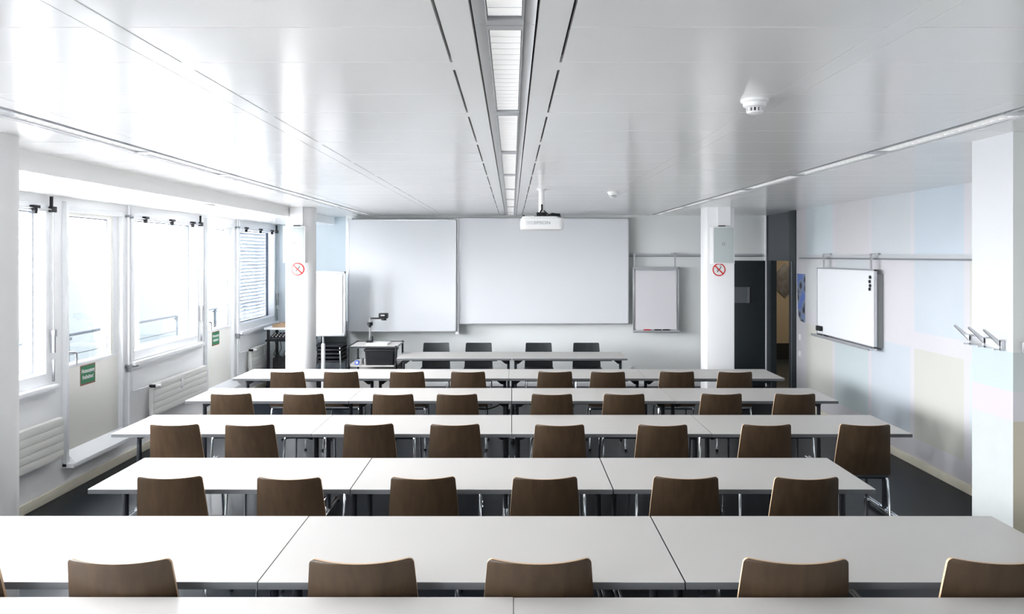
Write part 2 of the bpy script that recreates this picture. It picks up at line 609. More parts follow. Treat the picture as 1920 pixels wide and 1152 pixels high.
wi = 0
di = 0
win_label = {1: 'window next to the black media stand, partly covered by blinds', 0: 'large middle window above the long radiator',
             -1: 'window cut off by the near round column'}
for m in reversed(mods):
    q = base_y(m)
    w0, w1 = q + 1.156, min(q + 2.99, YBAY - 0.02)
    # window
    wi += 1
    fr = MB()
    ring(fr, XL - 0.10, XL + 0.012, w0, w1, 0.97, 2.60, 0.045)
    wo = struct(fr.build('window_%d' % wi, M_frame, bevel=0.003), win_label.get(m))
    sa = MB()
    ring(sa, XL - 0.085, XL + 0.03, w0 + 0.030, w1 - 0.055, 1.03, 2.585, 0.055, wb=0.10)
    sa.build('sash', M_frame, wo, bevel=0.004)
    ga = MB()
    ring(ga, XL - 0.115, XL - 0.080, w0 + 0.082, w1 - 0.107, 1.125, 2.533, 0.012)
    ga.build('gasket', M_gask, wo)
    gl = MB()
    gl.box(XL - 0.105, XL - 0.097, w0 + 0.090, w1 - 0.115, 1.133, 2.525)
    gl.build('pane', M_glass, wo)
    si = MB()
    si.box(XL - 0.02, XL + 0.085, w0 - 0.01, w1 + 0.0, 0.985, 1.025)
    si.box(XL, XL + 0.05, w0 - 0.01, w1, 0.945, 0.985)
    si.build('window_sill', M_frame, wo, bevel=0.004)
    # tilt gear: rod with three black clamps, corner lever, side rod and handle
    rd = MB()
    rd.tube([(XL + 0.055, w0 + 0.0, 2.548), (XL + 0.055, w1 - 0.06, 2.548)], 0.006, 8)
    rd.tube([(XL + 0.055, w1 - 0.04, 2.53), (XL + 0.055, w1 - 0.04, 1.45)], 0.005, 8)
    ro = rd.build('opening_rod', M_alu, wo, smooth=True)
    for t in (0.16, 0.52, 0.84):
        yc = w0 + (w1 - w0) * t
        cl = MB()
        cl.box(XL + 0.03, XL + 0.07, yc - 0.045, yc + 0.045, 2.545, 2.572)
        cl.box(XL + 0.03, XL + 0.062, yc - 0.018, yc + 0.018, 2.50, 2.548)
        cl.build('clamp', M_plastic, ro, bevel=0.003)
    lv = MB()
    lv.box(XL + 0.03, XL + 0.068, w1 - 0.075, w1 - 0.01, 2.525, 2.575)
    lv.box(XL + 0.045, XL + 0.065, w1 - 0.085, w1 - 0.06, 2.56, 2.66)
    lv.build('lever', M_plastic, ro, bevel=0.003)
    hd = MB()
    hd.box(XL + 0.035, XL + 0.07, w1 - 0.055, w1 - 0.03, 1.30, 1.50)
    hd.box(XL + 0.035, XL + 0.075, w1 - 0.06, w1 - 0.022, 1.44, 1.50)
    hd.box(XL + 0.045, XL + 0.065, w1 - 0.05, w1 - 0.035, 1.05, 1.24)
    hd.build('window_handle', M_steel, wo, bevel=0.003)
    # balcony door
    if q < YF - 0.05:
        continue
    di += 1
    fr = MB()
    ring(fr, XL - 0.14, XL + 0.012, q, q + 1.07, 0.27, 2.60, 0.05)
    do = struct(fr.build('door_%d' % di, M_frame, bevel=0.003))
    fr2 = MB()                                             # raised casing, threshold ledge
    fr2.box(XL + 0.002, XL + 0.045, q - 0.045, q - 0.005, 0.24, 2.64)
    fr2.box(XL + 0.002, XL + 0.11, q - 0.045, q + 1.03, 0.235, 0.275)
    fr2.prism([(XL + 0.002, 0.275), (XL + 0.105, 0.275), (XL + 0.002, 0.37)], 'y', q, q + 1.03)
    fr2.build('door_casing', M_frame, do, bevel=0.003)
    le = MB()
    xa, xb = XL - 0.09, XL - 0.035
    y0, y1 = q + 0.03, q + 1.03
    le.box(xa, xb, y0, y1, 0.30, 1.135)
    le.box(xa, xb, y0, y0 + 0.06, 1.135, 2.585)
    le.box(xa, xb, y1 - 0.16, y1, 1.135, 2.585)
    le.box(xa, xb, y0 + 0.06, y1 - 0.16, 2.515, 2.585)
    leaf = le.build('door_leaf', M_cream, do, bevel=0.003)
    bd = MB()
    bd.box(xb, xb + 0.006, y0 + 0.02, y1 - 0.03, 1.11, 1.14)
    bd.box(xb, xb + 0.006, y0 + 0.02, y0 + 0.05, 1.14, 2.56)
    bd.box(xb, xb + 0.006, y1 - 0.12, y1 - 0.03, 1.14, 2.56)
    bd.build('door_bead', M_frame, do, bevel=0.002)
    ga = MB()
    ring(ga, xa - 0.01, xa + 0.018, y0 + 0.055, y1 - 0.155, 1.13, 2.52, 0.014)
    ga.build('gasket', M_gask, do)
    gl = MB()
    gl.box(xa + 0.020, xa + 0.026, y0 + 0.062, y1 - 0.162, 1.137, 2.513)
    gl.build('pane', M_glass, do)
    h = MB()
    h.tube([(xb, y0 + 0.03, 1.26), (xb + 0.05, y0 + 0.03, 1.26), (xb + 0.055, y0 + 0.10, 1.255), (xb + 0.055, y0 + 0.125, 1.24), (xb + 0.055, y0 + 0.13, 1.14)], 0.009, 10)
    h.box(xb, xb + 0.012, y0 + 0.012, y0 + 0.048, 1.21, 1.31)
    h.build('door_handle', M_steel, do, smooth=True)
    if m in (0, 1):                                        # green emergency exit notice
        yc, zc = q + 0.445, 1.005
        w, hh = (0.26, 0.19)
        sg = thing('exit_notice', 'green notice with white lettering and red-brown border on the nearer balcony door' if m == 0
                   else 'green notice with white lettering on the farther balcony door', 'sign', (xb + 0.001, yc, zc), 0, 'green notices on the balcony doors')
        p = MB()
        p.box(0, 0.002, -w / 2, w / 2, -hh / 2, hh / 2)
        p.build('border', M_darkred, sg)
        p = MB()
        p.box(0.002, 0.003, -w / 2 + 0.008, w / 2 - 0.008, -hh / 2 + 0.014, hh / 2 - 0.008)
        p.build('plate', M_green, sg)
        # reading from the room (looking toward -x) the text runs towards +y ... text right = +y
        text_mesh('lettering', 'Notausgang', 0.055, M_signw, sg, (0.0035, 0, 0.038), (PI / 2, 0, PI / 2), 0.0005, 0.001, 0.225)
        text_mesh('lettering', 'freihalten!', 0.055, M_signw, sg, (0.0035, 0, -0.022), (PI / 2, 0, PI / 2), 0.0005, 0.001, 0.19)

# heating pipes + radiators
for m in mods:
    q = base_y(m)
    w0 = q + 1.156
    if w0 > 3:
        names = {1: 'beside the window with blinds', 0: 'beside the large middle window', -1: 'beside the near window'}
        hp = thing('heating_pipe', 'white painted heating pipes running down the wall ' + names[m], 'pipe', (XL, w0 - 0.03, 0), 0, 'heating pipes on the window wall')
        p = MB()
        p.tube([(0.035, -0.025, 2.672), (0.035, -0.025, 0.68), (0.035, -0.02, 0.40), (0.035, 0.0, 0.33), (0.035, 0.06, 0.315), (0.05, 0.30, 0.33), (0.06, 0.372, 0.37)], 0.011, 10)
        p.build('return_pipe', M_frame, hp, smooth=True)
        p = MB()
        p.tube([(0.035, 0.035, 2.672), (0.035, 0.035, 0.74), (0.037, 0.05, 0.715), (0.042, 0.07, 0.71), (0.058, 0.36, 0.71)], 0.011, 10)
        p.build('supply_pipe', M_frame, hp, smooth=True)
        p = MB()
        p.box(0.0, 0.05, -0.04, 0.05, 2.548, 2.572)
        p.build('pipe_clamp', M_steel, hp, bevel=0.002)
        p = MB()
        p.box(0.0, 0.05, -0.04, 0.05, 0.978, 1.002)
        p.box(0.02, 0.065, -0.045, -0.005, 0.93, 1.0)
        p.tube([(0.03, -0.03, 0.98), (0.075, 0.09, 0.98)], 0.012, 8)
        p.build('pipe_clamp', M_steel, hp, bevel=0.002)
    r0, r1 = w0 + 0.37, min(w0 + 1.865, YBAY - 0.25)
    lab = {1: 'cream panel radiator in the far corner under the window with blinds', 0: 'long cream panel radiator with thermostat under the middle window',
           -1: 'cream panel radiator at the left edge beside the near round column'}.get(m)
    if lab is None:
        continue
    ra = thing('radiator', lab, 'radiator', (XL, r0, 0.375), 0, 'panel radiators under the windows')
    L = r1 - r0
    p = MB()
    for k in range(5):
        z = k * 0.07
        p.box(0.088, 0.103, 0, L, z + 0.0012, z + 0.0688)
    p.box(0.05, 0.088, 0.003, L - 0.003, 0.002, 0.35)
    p.build('panel', M_rad, ra, bevel=0.0015)
    for yk in (0.1, L - 0.13):
        p = MB()
        p.box(0.0, 0.055, yk, yk + 0.03, 0.05, 0.3)
        p.build('bracket', M_rad, ra)
    p = MB()
    p.tube([(0.068, -0.01, 0.335), (0.068, 0.03, 0.335)], 0.016, 12, 1)
    p.tube([(0.075, -0.02, 0.335), (0.125, -0.005, 0.335)], 0.017, 14, 1)
    p.tube([(0.125, -0.005, 0.335), (0.175, 0.012, 0.335)], [0.020, 0.024], 14, 0)
    p.build('thermostat_valve', [M_white, M_plastic], ra, smooth=True)
    p = MB()
    p.box(0.103, 0.118, L * 0.47, L * 0.47 + 0.035, 0.19, 0.31)
    p.build('heat_meter', M_white, ra, bevel=0.004)

# venetian blind outside the last window
m = 1
q = base_y(m)
w0, w1 = q + 1.156, YBAY - 0.02
vb = thing('venetian_blind', 'white venetian blind lowered outside the last window', 'blind', (XL - 0.165, (w0 + w1) / 2, 1.1))
hw = (w1 - w0) / 2 - 0.02
p = MB()
rot = Matrix.Rotation(math.radians(-58), 3, 'Y')
for k in range(27):
    z = 0.06 + k * 0.055
    if z > 1.48:
        break
    p.box(-0.030, 0.030, -hw, hw, z - 0.0012, z + 0.0012, rot=rot)
M_slat = mat('blind_slat', (0.40, 0.43, 0.47), 0.6, spec=0.2)
p.build('slats', M_slat, vb)
p = MB()
p.box(-0.02, 0.02, -hw, hw, 0.0, 0.025)
p.build('bottom_rail', M_slat, vb)
p = MB()
p.box(-0.035, 0.035, -hw, hw, 1.47, 1.52)
p.build('head_rail', M_slat, vb)
for s_ in (-0.5, 0.5):
    p = MB()
    p.tube([(0, hw * s_, 0.02), (0, hw * s_, 1.48)], 0.003, 6)
    p.build('cord', M_gask, vb)

# ------------------------------------------------------------------ balcony and outside
b = MB()
b.box(-6.0, XO - 0.002, YF - 2, 24, -0.15, 0.10)
struct(b.build('balcony_floor', M_conc), 'pale concrete balcony floor outside the windows')
rl = thing('balcony_railing', 'blue-grey metal railing along the balcony outside the windows', 'railing', (-5.6, 0, 0.10))
p = MB()
p.tube([(0, YF - 1, 1.045), (0, 23, 1.045)], 0.024, 10)
p.build('handrail', M_rail, rl, smooth=True)
for z in (0.25, 0.52, 0.79):
    p = MB()
    p.tube([(0, YF - 1, z), (0, 23, z)], 0.008, 8)
    p.build('rail_bar', M_rail, rl, smooth=True)
yy = 1.63
while yy < 23:
    p = MB()
    p.box(-0.02, 0.02, yy - 0.025, yy + 0.025, 0, 1.03)
    p.box(-0.05, 0.05, yy - 0.05, yy + 0.05, 0, 0.012)
    p.box(-0.035, 0.03, yy - 0.06, yy + 0.06, 0.975, 1.01)
    p.build('post', M_rail, rl)
    yy += 1.62
for i, yy in enumerate((5.9, 10.3, 14.75, 19.2)):
    p = MB()
    p.prism([(yy - 2.1, -0.6), (yy + 0.45, -0.6), (yy - 0.25, 1.72), (yy - 0.95, 1.72)], 'x', -9.2, -8.0)
    o = p.build('skylight_hood', M_metalroof, bevel=0.01)
    tag(o, 'pale sloped roof hood beyond the balcony railing, ' + ORD[i] + ' from the near end', 'roof hood', 'sloped roof hoods outside')
b = MB()
b.box(-26, -7.0, -12, 45, -1.2, -0.6)
struct(b.build('outer_roof', M_conc), 'flat pale roof outside beyond the balcony')

# ------------------------------------------------------------------ columns
def column_round(y, label):
    p = MB()
    z0 = STEP if y < YSTEP else 0
    p.lathe([(0.205, z0), (0.205, ZC)], (-2.92, y, 0), 64)
    return struct(p.build('trim_5', M_col, smooth=True), label)


column_round(10.70, 'white round column with a speaker, at the back of the room').name = 'trim_5'
column_round(4.20, 'white round column at the left edge of the photo').name = 'trim_6'


def column_square(y0, name, label, squares):
    x0, x1 = 2.65, 3.02
    d = 0.365
    p = MB()
    zs = [0, 0.28, 1.20, 1.50, 2.12, ZC] if squares else [0, ZC]
    if squares:
        # painted bands wrap round the near column
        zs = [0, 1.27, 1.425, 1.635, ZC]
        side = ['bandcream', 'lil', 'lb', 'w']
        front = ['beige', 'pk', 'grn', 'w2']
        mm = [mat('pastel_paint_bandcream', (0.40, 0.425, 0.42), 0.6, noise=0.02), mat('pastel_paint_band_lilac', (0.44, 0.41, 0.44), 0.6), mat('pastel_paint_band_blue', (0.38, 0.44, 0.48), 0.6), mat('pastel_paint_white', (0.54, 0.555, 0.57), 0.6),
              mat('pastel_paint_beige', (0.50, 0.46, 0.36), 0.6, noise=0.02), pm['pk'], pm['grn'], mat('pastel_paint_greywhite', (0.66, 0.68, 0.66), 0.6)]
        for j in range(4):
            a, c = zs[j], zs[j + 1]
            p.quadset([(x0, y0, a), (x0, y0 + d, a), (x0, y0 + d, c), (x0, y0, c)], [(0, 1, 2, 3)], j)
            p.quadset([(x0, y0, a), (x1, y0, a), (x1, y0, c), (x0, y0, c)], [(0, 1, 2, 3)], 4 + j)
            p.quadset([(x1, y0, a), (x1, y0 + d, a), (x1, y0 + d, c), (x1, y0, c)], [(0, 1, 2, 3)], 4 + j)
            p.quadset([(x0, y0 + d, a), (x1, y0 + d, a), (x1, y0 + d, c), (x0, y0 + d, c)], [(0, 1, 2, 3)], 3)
        return struct(p.build(name, mm), label)
    p.box(x0, x1, y0, y0 + d, 0, ZC)
    return struct(p.build(name, M_col, bevel=0.006), label)


column_square(10.50, 'trim_7', 'white square column with a speaker, in front of the dark door', False)
column_square(4.09, 'trim_8', 'near square column painted with pastel bands', True)


# ------------------------------------------------------------------ ceiling luminaires
def lamp_parts(t, L):
    p = MB()
    for sx in (-1, 1):                                       # sloping white side wings
        p.prism([(sx * LW, 0.0), (sx * 0.052, 0.012), (sx * 0.052, 0.016), (sx * LW, 0.022)], 'y', 0.002, L - 0.002)
    p.box(-LW, LW, 0.002, L - 0.002, 0.075, 0.080)
    p.build('housing', M_louver, t)
    p = MB()
    for sx in (-1, 1):
        x = sx * 0.049
        p.box(min(x, x + sx * 0.004), max(x, x + sx * 0.004), 0.002, L - 0.002, -0.002, 0.07)
    p.build('side_reflector', M_alu, t)
    p = MB()
    p.box(-0.047, 0.047, 0.01, L - 0.01, 0.058, 0.064)
    p.build('diffuser', M_glow, t)
    p = MB()
    n = int(L / 0.068)
    for k in range(1, n):
        yk = k * L / n
        if yk < 0.06 or yk > L - 0.06:
            continue
        p.prism([(yk - 0.011, 0.045), (yk + 0.011, 0.045), (yk + 0.0025, 0.006), (yk - 0.0025, 0.006)], 'x', -0.047, 0.047)
    for xs in (-0.0475, 0.046):
        p.box(xs, xs + 0.0015, 0.05, L - 0.05, 0.006, 0.046)
    p.build('louver', M_louver, t)
    for a, c in ((0.002, 0.045), (L - 0.045, L - 0.002)):
        p = MB()
        p.box(-0.052, 0.052, a, c, -0.001, 0.055)
        p.build('end_cap', M_alu, t)


MOD = 1.38
for li, (lx, rn) in enumerate(zip(LX, ('centre', 'left', 'right'))):
    proto = None
    yy = 2.20 - 2 * MOD
    idx = 0
    while yy < 12.0:
        if yy < -2.6:
            yy += MOD
            continue
        L = min(MOD, 12.58 - yy)
        if L < 0.3:
            break
        lab = 'narrow louvred ceiling light in the %s run, %s from the camera end' % (rn, ORD[idx] if idx < 9 else 'last')
        if abs(L - MOD) < 0.01 and proto is not None:
            t = copy_tree(proto)
            t.location = (lx, yy, ZC)
        else:
            t = thing('ceiling_light', lab, 'ceiling light', (lx, yy, ZC), 0)
            lamp_parts(t, L)
            if abs(L - MOD) < 0.01:
                proto = t
        t['label'] = lab
        t['group'] = 'linear ceiling lights in the %s run' % rn
        idx += 1
        yy += MOD

# smoke detectors
def detector(loc, label):
    t = thing('smoke_detector', label, 'smoke detector', loc, 0, 'smoke detectors on the ceiling')
    p = MB()
    p.lathe([(0.057, 0), (0.057, -0.010), (0.048, -0.016), (0.046, -0.030), (0.034, -0.036)], n=40)
    p.build('base', M_white, t, smooth=True)
    p = MB()
    p.lathe([(0.026, -0.034), (0.024, -0.052)], n=30)
    p.build('sensor_chamber', M_black, t, smooth=True)
    p = MB()
    for k in range(12):
        a = 2 * PI * k / 12
        r = Matrix.Rotation(a, 3, 'Z')
        p.box(0.025, 0.0345, -0.003, 0.003, -0.053, -0.034, rot=r, piv=(0, 0, -0.04))
    p.build('vanes', M_white, t)
    p = MB()
    p.lathe([(0.034, -0.051), (0.030, -0.058), (0.018, -0.062)], n=30)
    p.build('cap', M_white, t, smooth=True)


detector((1.02, 3.25, ZC), 'white round smoke detector nearest the camera, right of the middle lights')
detector((1.04, 7.98, ZC), 'small white smoke detector farther back, right of the projector')
p = MB()
p.lathe([(0.11, 0), (0.11, -0.012), (0.10, -0.018)], n=40)
tag(p.build('ceiling_disc', M_white, smooth=True, loc=(-3.19, 8.0, ZS)), 'flat white disc mounted under the soffit by the windows', 'ceiling fitting')


# ------------------------------------------------------------------ projector
pr = thing('projector', 'white ceiling-mounted projector with grey lettering in front of the large screen', 'projector', (gx(1016, 7.6), 7.5, gz(433, 7.5)))
W, H, D = 0.42, 0.150, 0.30


def rrect(w, d, r, n=6):
    pts = []
    for cx, cy, a0 in ((w / 2 - r, d / 2 - r, 0), (-w / 2 + r, d / 2 - r, 90), (-w / 2 + r, -d / 2 + r, 180), (w / 2 - r, -d / 2 + r, 270)):
        for k in range(n + 1):
            a = math.radians(a0 + 90 * k / n)
            pts.append((cx + r * math.cos(a), cy + r * math.sin(a)))
    return pts


p = MB()
p.prism([(x, y + D / 2) for x, y in rrect(W, D, 0.05)], 'z', 0.01, H - 0.022)
p.build('body', M_white, pr, bevel=0.026)
p = MB()
p.prism([(x - 0.02, y + D / 2) for x, y in rrect(W * 0.82, D * 0.85, 0.03)], 'z', H - 0.024, H - 0.008)
p.build('top_cover', M_white, pr, bevel=0.004)
text_mesh('lettering', 'EPSON', 0.042, M_logo, pr, (0.0, -0.002, 0.076), (PI / 2, 0, 0), 0.001, 0.0005, 0.155)
p = MB()
for kx in range(5):
    for kz in range(4):
        p.box(-0.145 + kx * 0.012, -0.137 + kx * 0.012, -0.002, 0.001, 0.062 + kz * 0.008, 0.067 + kz * 0.008)
p.build('badge', mat('pale_grey', (0.66, 0.67, 0.68), 0.5), pr)
p = MB()
p.tube([(-0.03, D + 0.0, 0.07), (-0.03, D + 0.03, 0.07)], 0.045, 24)
p.build('lens', M_plastic, pr, smooth=True)
zt = ZC - gz(433, 7.5)
p = MB()
p.tube([(0.0, D / 2, H + 0.03), (0.0, D / 2, zt)], 0.030, 24)
p.lathe([(0.052, zt - 0.012), (0.052, zt)], (0.0, D / 2, 0), 28)
p.build('ceiling_mount', M_white, pr, smooth=True)
p = MB()
p.box(-0.05, 0.05, D / 2 - 0.04, D / 2 + 0.04, H - 0.012, H + 0.035)
p.box(-0.07, 0.19, D / 2 - 0.015, D / 2 + 0.015, H - 0.006, H + 0.004)
p.box(0.10, 0.18, D / 2 - 0.04, D / 2 + 0.04, H + 0.004, H + 0.024)
p.box(-0.19, -0.17, 0.06, 0.08, H - 0.024, H + 0.006)
p.build('mounting_plate', M_plastic, pr)
p = MB()
p.tube([(0.0, 0.11, H + 0.11), (0.0, 0.08, H + 0.06), (-0.02, 0.07, H + 0.03), (0.01, 0.05, H + 0.0), (0.05, 0.06, H - 0.005), (0.1, 0.08, H + 0.02), (0.15, 0.1, H + 0.015)], 0.009, 8)
p.tube([(0.02, 0.1, H + 0.05), (0.06, 0.06, H + 0.01), (0.11, 0.06, H - 0.002), (0.17, 0.08, H - 0.004)], 0.006, 8)
p.build('cable', M_plastic, pr, smooth=True)

# ------------------------------------------------------------------ boards on the back wall
t = thing('large_whiteboard', 'wide white projection board in the middle of the back wall', 'whiteboard', ((gx(861, 12.5) + gx(1179, 12.5)) / 2, 12.5, gz(608, 12.5)))
w = gx(1179, 12.5) - gx(861, 12.5)
h = gz(409.5, 12.5) - gz(608, 12.5)
p = MB()
p.box(-w / 2 + 0.012, w / 2 - 0.012, 0, 0.03, 0.012, h - 0.012)
p.build('board_surface', M_board, t)
p = MB()
for a in ((-w / 2, -w / 2 + 0.014, 0, h), (w / 2 - 0.014, w / 2, 0, h), (-w / 2, w / 2, 0, 0.014), (-w / 2, w / 2, h - 0.014, h)):
    p.box(a[0], a[1], -0.006, 0.035, a[2], a[3])
p.build('board_frame', M_alu, t)
p = MB()
for x in (-w * 0.3, w * 0.3):
    p.box(x - 0.03, x + 0.03, 0.035, YB - 12.5 - 0.001, 0.2, h - 0.2)
p.build('wall_bracket', M_alu, t)

t = thing('tall_whiteboard', 'nearly square whiteboard on the back wall left of the projection board', 'whiteboard', ((gx(652, 12.42) + gx(855, 12.42)) / 2, 12.42, gz(622, 12.42)))
w = gx(855, 12.42) - gx(652, 12.42)
h = gz(412, 12.42) - gz(622, 12.42)
p = MB()
p.box(-w / 2 + 0.012, w / 2 - 0.012, 0, 0.03, 0.012, h - 0.012)
p.build('board_surface', M_board, t)
p = MB()
for a in ((-w / 2, -w / 2 + 0.016, 0, h), (w / 2 - 0.016, w / 2, 0, h), (-w / 2, w / 2, 0, 0.016), (-w / 2, w / 2, h - 0.016, h)):
    p.box(a[0], a[1], -0.006, 0.045, a[2], a[3])
p.build('board_frame', M_alu, t)
for x in (-w / 2 + 0.03, w / 2 + 0.012):
    p = MB()
    p.box(x - 0.03, x + 0.03, 0.046, YB - 12.42 - 0.001, -0.05, h + 0.02)
    p.build('guide_post', M_frame, t)

# wall rails
M_railp = mat('satin_rail_grey', (0.52, 0.54, 0.56), 0.4, metal=0.2)
t = thing('wall_rail', 'thin aluminium hanging rail along the back wall', 'rail', (0, YB, 2.15), 0, 'hanging rails for boards')
p = MB()
p.box(-0.98, gx(1430, 12.65), -0.03, -0.001, -0.022, 0.022)
p.build('rail_profile', M_railp, t)
p = MB()
p.box(-0.98, gx(1430, 12.65), -0.045, -0.0305, -0.024, -0.008)
p.build('rail_lip', M_steel, t)
t = thing('wall_rail', 'thin aluminium hanging rail along the pastel right wall', 'rail', (XR, 5.0, 2.13), 0, 'hanging rails for boards')
p = MB()
p.box(-0.03, -0.001, -1.0, 5.98, -0.028, 0.028)
p.build('rail_profile', M_railp, t)
p = MB()
p.box(-0.045, -0.0305, -1.0, 5.98, -0.030, -0.012)
p.build('rail_lip', M_steel, t)


# flip chart hanging on the back rail
Yf = 12.5
x0, x1, z0, z1 = gx(1187, Yf), gx(1273, Yf), gz(623, Yf), gz(501, Yf)
t = thing('flip_chart', 'white flip chart hanging from the back wall rail, right of the projection board', 'flip chart', ((x0 + x1) / 2, Yf, z0), 0, 'flip charts')
w, h = x1 - x0, z1 - z0
p = MB()
p.box(-w / 2, w / 2, 0.012, 0.04, 0.03, h)
p.build('backing_board', M_frame, t, bevel=0.004)
p = MB()
for a in ((-w / 2, -w / 2 + 0.022, 0.03, h), (w / 2 - 0.022, w / 2, 0.03, h), (-w / 2, w / 2, 0.0, 0.03), (-w / 2, w / 2, h - 0.03, h)):
    p.box(a[0], a[1], -0.012, 0.014, a[2], a[3])
p.box(-w / 2 - 0.005, w / 2 + 0.005, -0.06, 0.0, -0.005, 0.03)
p.build('frame', M_alu, t, bevel=0.003)
p = MB()
p.box(-w / 2 + 0.04, w / 2 - 0.04, -0.008, 0.012, 0.045, h - 0.045)
p.build('paper_pad', M_paper, t)
p = MB()
p.box(-w / 2 + 0.04, w / 2 - 0.04, -0.016, 0.0, h - 0.06, h - 0.035)
p.build('clamp_bar', M_alu, t)
for x in (-w / 2 + 0.02, w / 2 - 0.06):
    p = MB()
    p.box(x - 0.012, x + 0.012, 0.0, 0.012, h, 2.15 - z0 + 0.03)
    p.box(x - 0.012, x + 0.012, 0.0, 0.17, 2.15 - z0 + 0.024, 2.15 - z0 + 0.034)
    p.box(x - 0.035, x + 0.035, 0.10, 0.17, 2.15 - z0 + 0.024, 2.15 - z0 + 0.040)
    p.build('hanger', M_alu, t)
for i, (x, cm) in enumerate(((gx(1212, Yf), M_red), (gx(1232, Yf), M_plastic), (gx(1248, Yf), M_plastic))):
    p = MB()
    p.tube([(0, 0, 0), (0.11, 0, 0)], 0.009, 10)
    o = p.build('marker', cm, smooth=True, loc=(x - 0.05, Yf - 0.035, z0 + 0.0405))
    tag(o, ['red-capped marker on the tray of the hanging flip chart', 'black marker in the middle of the hanging flip chart tray', 'black marker at the right of the hanging flip chart tray'][i], 'marker', 'markers on the flip chart tray')

# free-standing flip chart behind the round column
Yf = 11.9
x0, x1, z0, z1 = -3.27, gx(648, Yf), gz(631, Yf), gz(509, Yf)
t = thing('flip_chart', 'flip chart on a single white post stand behind the round column', 'flip chart', ((x0 + x1) / 2, Yf, 0), 0, 'flip charts')
w = x1 - x0
p = MB()
p.box(-w / 2, w / 2, 0.01, 0.035, z0, z1)
p.build('backing_board', M_frame, t, bevel=0.004)
p = MB()
for a in ((-w / 2, -w / 2 + 0.02, z0, z1), (w / 2 - 0.02, w / 2, z0, z1), (-w / 2, w / 2, z0, z0 + 0.03), (-w / 2, w / 2, z1 - 0.04, z1)):
    p.box(a[0], a[1], -0.012, 0.012, a[2], a[3])
p.build('frame', M_alu, t, bevel=0.003)
p = MB()
p.box(-w / 2 + 0.03, w / 2 - 0.05, -0.007, 0.010, z0 + 0.05, z1 - 0.055)
p.build('paper_pad', M_paper, t)
p = MB()
p.tube([(0, 0.045, 0.75), (0, 0.045, z0 + 0.3)], 0.017, 16, 1)
p.tube([(0, 0.045, 0.03), (0, 0.045, 0.785)], 0.030, 20, 0)
p.build('post', [M_frame, M_alu], t, smooth=True)
p = MB()
for k in range(5):
    a = 2 * PI * k / 5 + 0.3
    p.tube([(0, 0.045, 0.07), (0.3 * math.cos(a), 0.045 + 0.3 * math.sin(a), 0.04), (0.32 * math.cos(a), 0.045 + 0.32 * math.sin(a), 0.0)], 0.016, 10)
p.build('foot', M_steel, t, smooth=True)

# whiteboard on the right wall
t = thing('wall_whiteboard', 'metal-framed whiteboard hanging on the pastel right wall', 'whiteboard', (4.02, 8.56, 1.12))
L, h = 1.62, 0.87
p = MB()
p.box(-0.002, 0.012, 0.01, L - 0.01, 0.01, h - 0.01)
p.build('board_surface', M_board, t)
p = MB()
for a in ((0, 0.014, 0, h), (L - 0.014, L, 0, h), (0, L, 0, 0.014), (0, L, h - 0.014, h)):
    p.box(-0.008, 0.02, a[0], a[1], a[2], a[3])
p.build('board_frame', M_alu, t)
p = MB()
p.box(-0.07, 0.02, 0.0, L + 0.03, -0.028, -0.004)
p.box(-0.075, -0.065, 0.0, L + 0.03, -0.028, 0.006)
p.build('pen_tray', M_alu, t)
p = MB()
p.box(0.02, 0.098, 0.015, 0.05, 0.0, h - 0.05)
p.box(0.02, 0.098, L - 0.05, L - 0.015, 0.0, h - 0.05)
p.build('shadow_spacer', mat('painted_shadow_grey', (0.2, 0.21, 0.21), 0.6), t)  # dark grey blocks stand in for the shadow in the gap behind the board
for yk in (0.10, 1.42):
    p = MB()
    p.box(0.0, 0.006, yk - 0.02, yk + 0.02, h - 0.02, 1.035)
    p.box(0.0, 0.065, yk - 0.035, yk + 0.035, 1.030, 1.052)
    p.build('hanger', M_alu, t)
for i, z in enumerate((1.935, 1.885, 1.87 - 0.03, 1.80)):
    p = MB()
    p.lathe([(0.019, 0), (0.019, 0.008), (0.015, 0.011)], n=16)
    o = p.build('magnet', M_plastic, smooth=True, loc=(4.0115, 8.56 + 0.10 + (0.01 if i % 2 else 0), z - 0.03))
    o.rotation_euler = (0, -PI / 2, 0)
    tag(o, 'black magnet at the near edge of the wall whiteboard, %s from the top' % ORD[i], 'magnet', 'black magnets on the wall whiteboard')
p = MB()
p.box(-0.035, 0, -0.07, 0.07, -0.032, 0.032)
tag(p.build('board_eraser', M_plastic, bevel=0.006, loc=(4.0115, 10.06, 1.20)), 'black board eraser stuck at the far lower corner of the wall whiteboard', 'eraser')
for i, yk in enumerate((9.92, 9.72)):
    p = MB()
    p.tube([(0, 0, 0), (0, 0.12, 0)], 0.009, 10)
    tag(p.build('marker', M_plastic, smooth=True, loc=(3.97, yk, 1.1255)), ['dark marker at the far end of the wall whiteboard tray', 'dark marker on the whiteboard tray, nearer than the other'][i], 'marker', 'markers on the whiteboard tray')

# poster, switches
p = MB()
vs = [(0, 10.86, 1.885), (0, 11.17, 1.885), (0, 11.13, 1.30), (0, 11.04, 1.215), (0, 10.87, 1.20)]
p.prism([(v[1], v[2]) for v in vs], 'x', XR - 0.004, XR - 0.001)
tag(p.build('poster', M_poster), 'blue and black picture poster on the right wall beside the dark door frame', 'poster')
for i, z in enumerate((0.98, 0.74)):
    p = MB()
    p.box(-0.010, -0.001, -0.04, 0.04, -0.04, 0.04)
    p.box(-0.016, -0.010, -0.022, 0.022, -0.022, 0.022)
    tag(p.build('wall_switch', M_white, bevel=0.002, loc=(XR, 11.06, z)), ['upper small white wall switch below the poster', 'lower small white wall socket below the poster'][i], 'switch', 'switches below the poster')
p = MB()
p.box(-0.04, 0.04, -0.010, -0.001, -0.03, 0.03)
p.box(-0.022, 0.022, -0.014, -0.009, -0.015, 0.022)
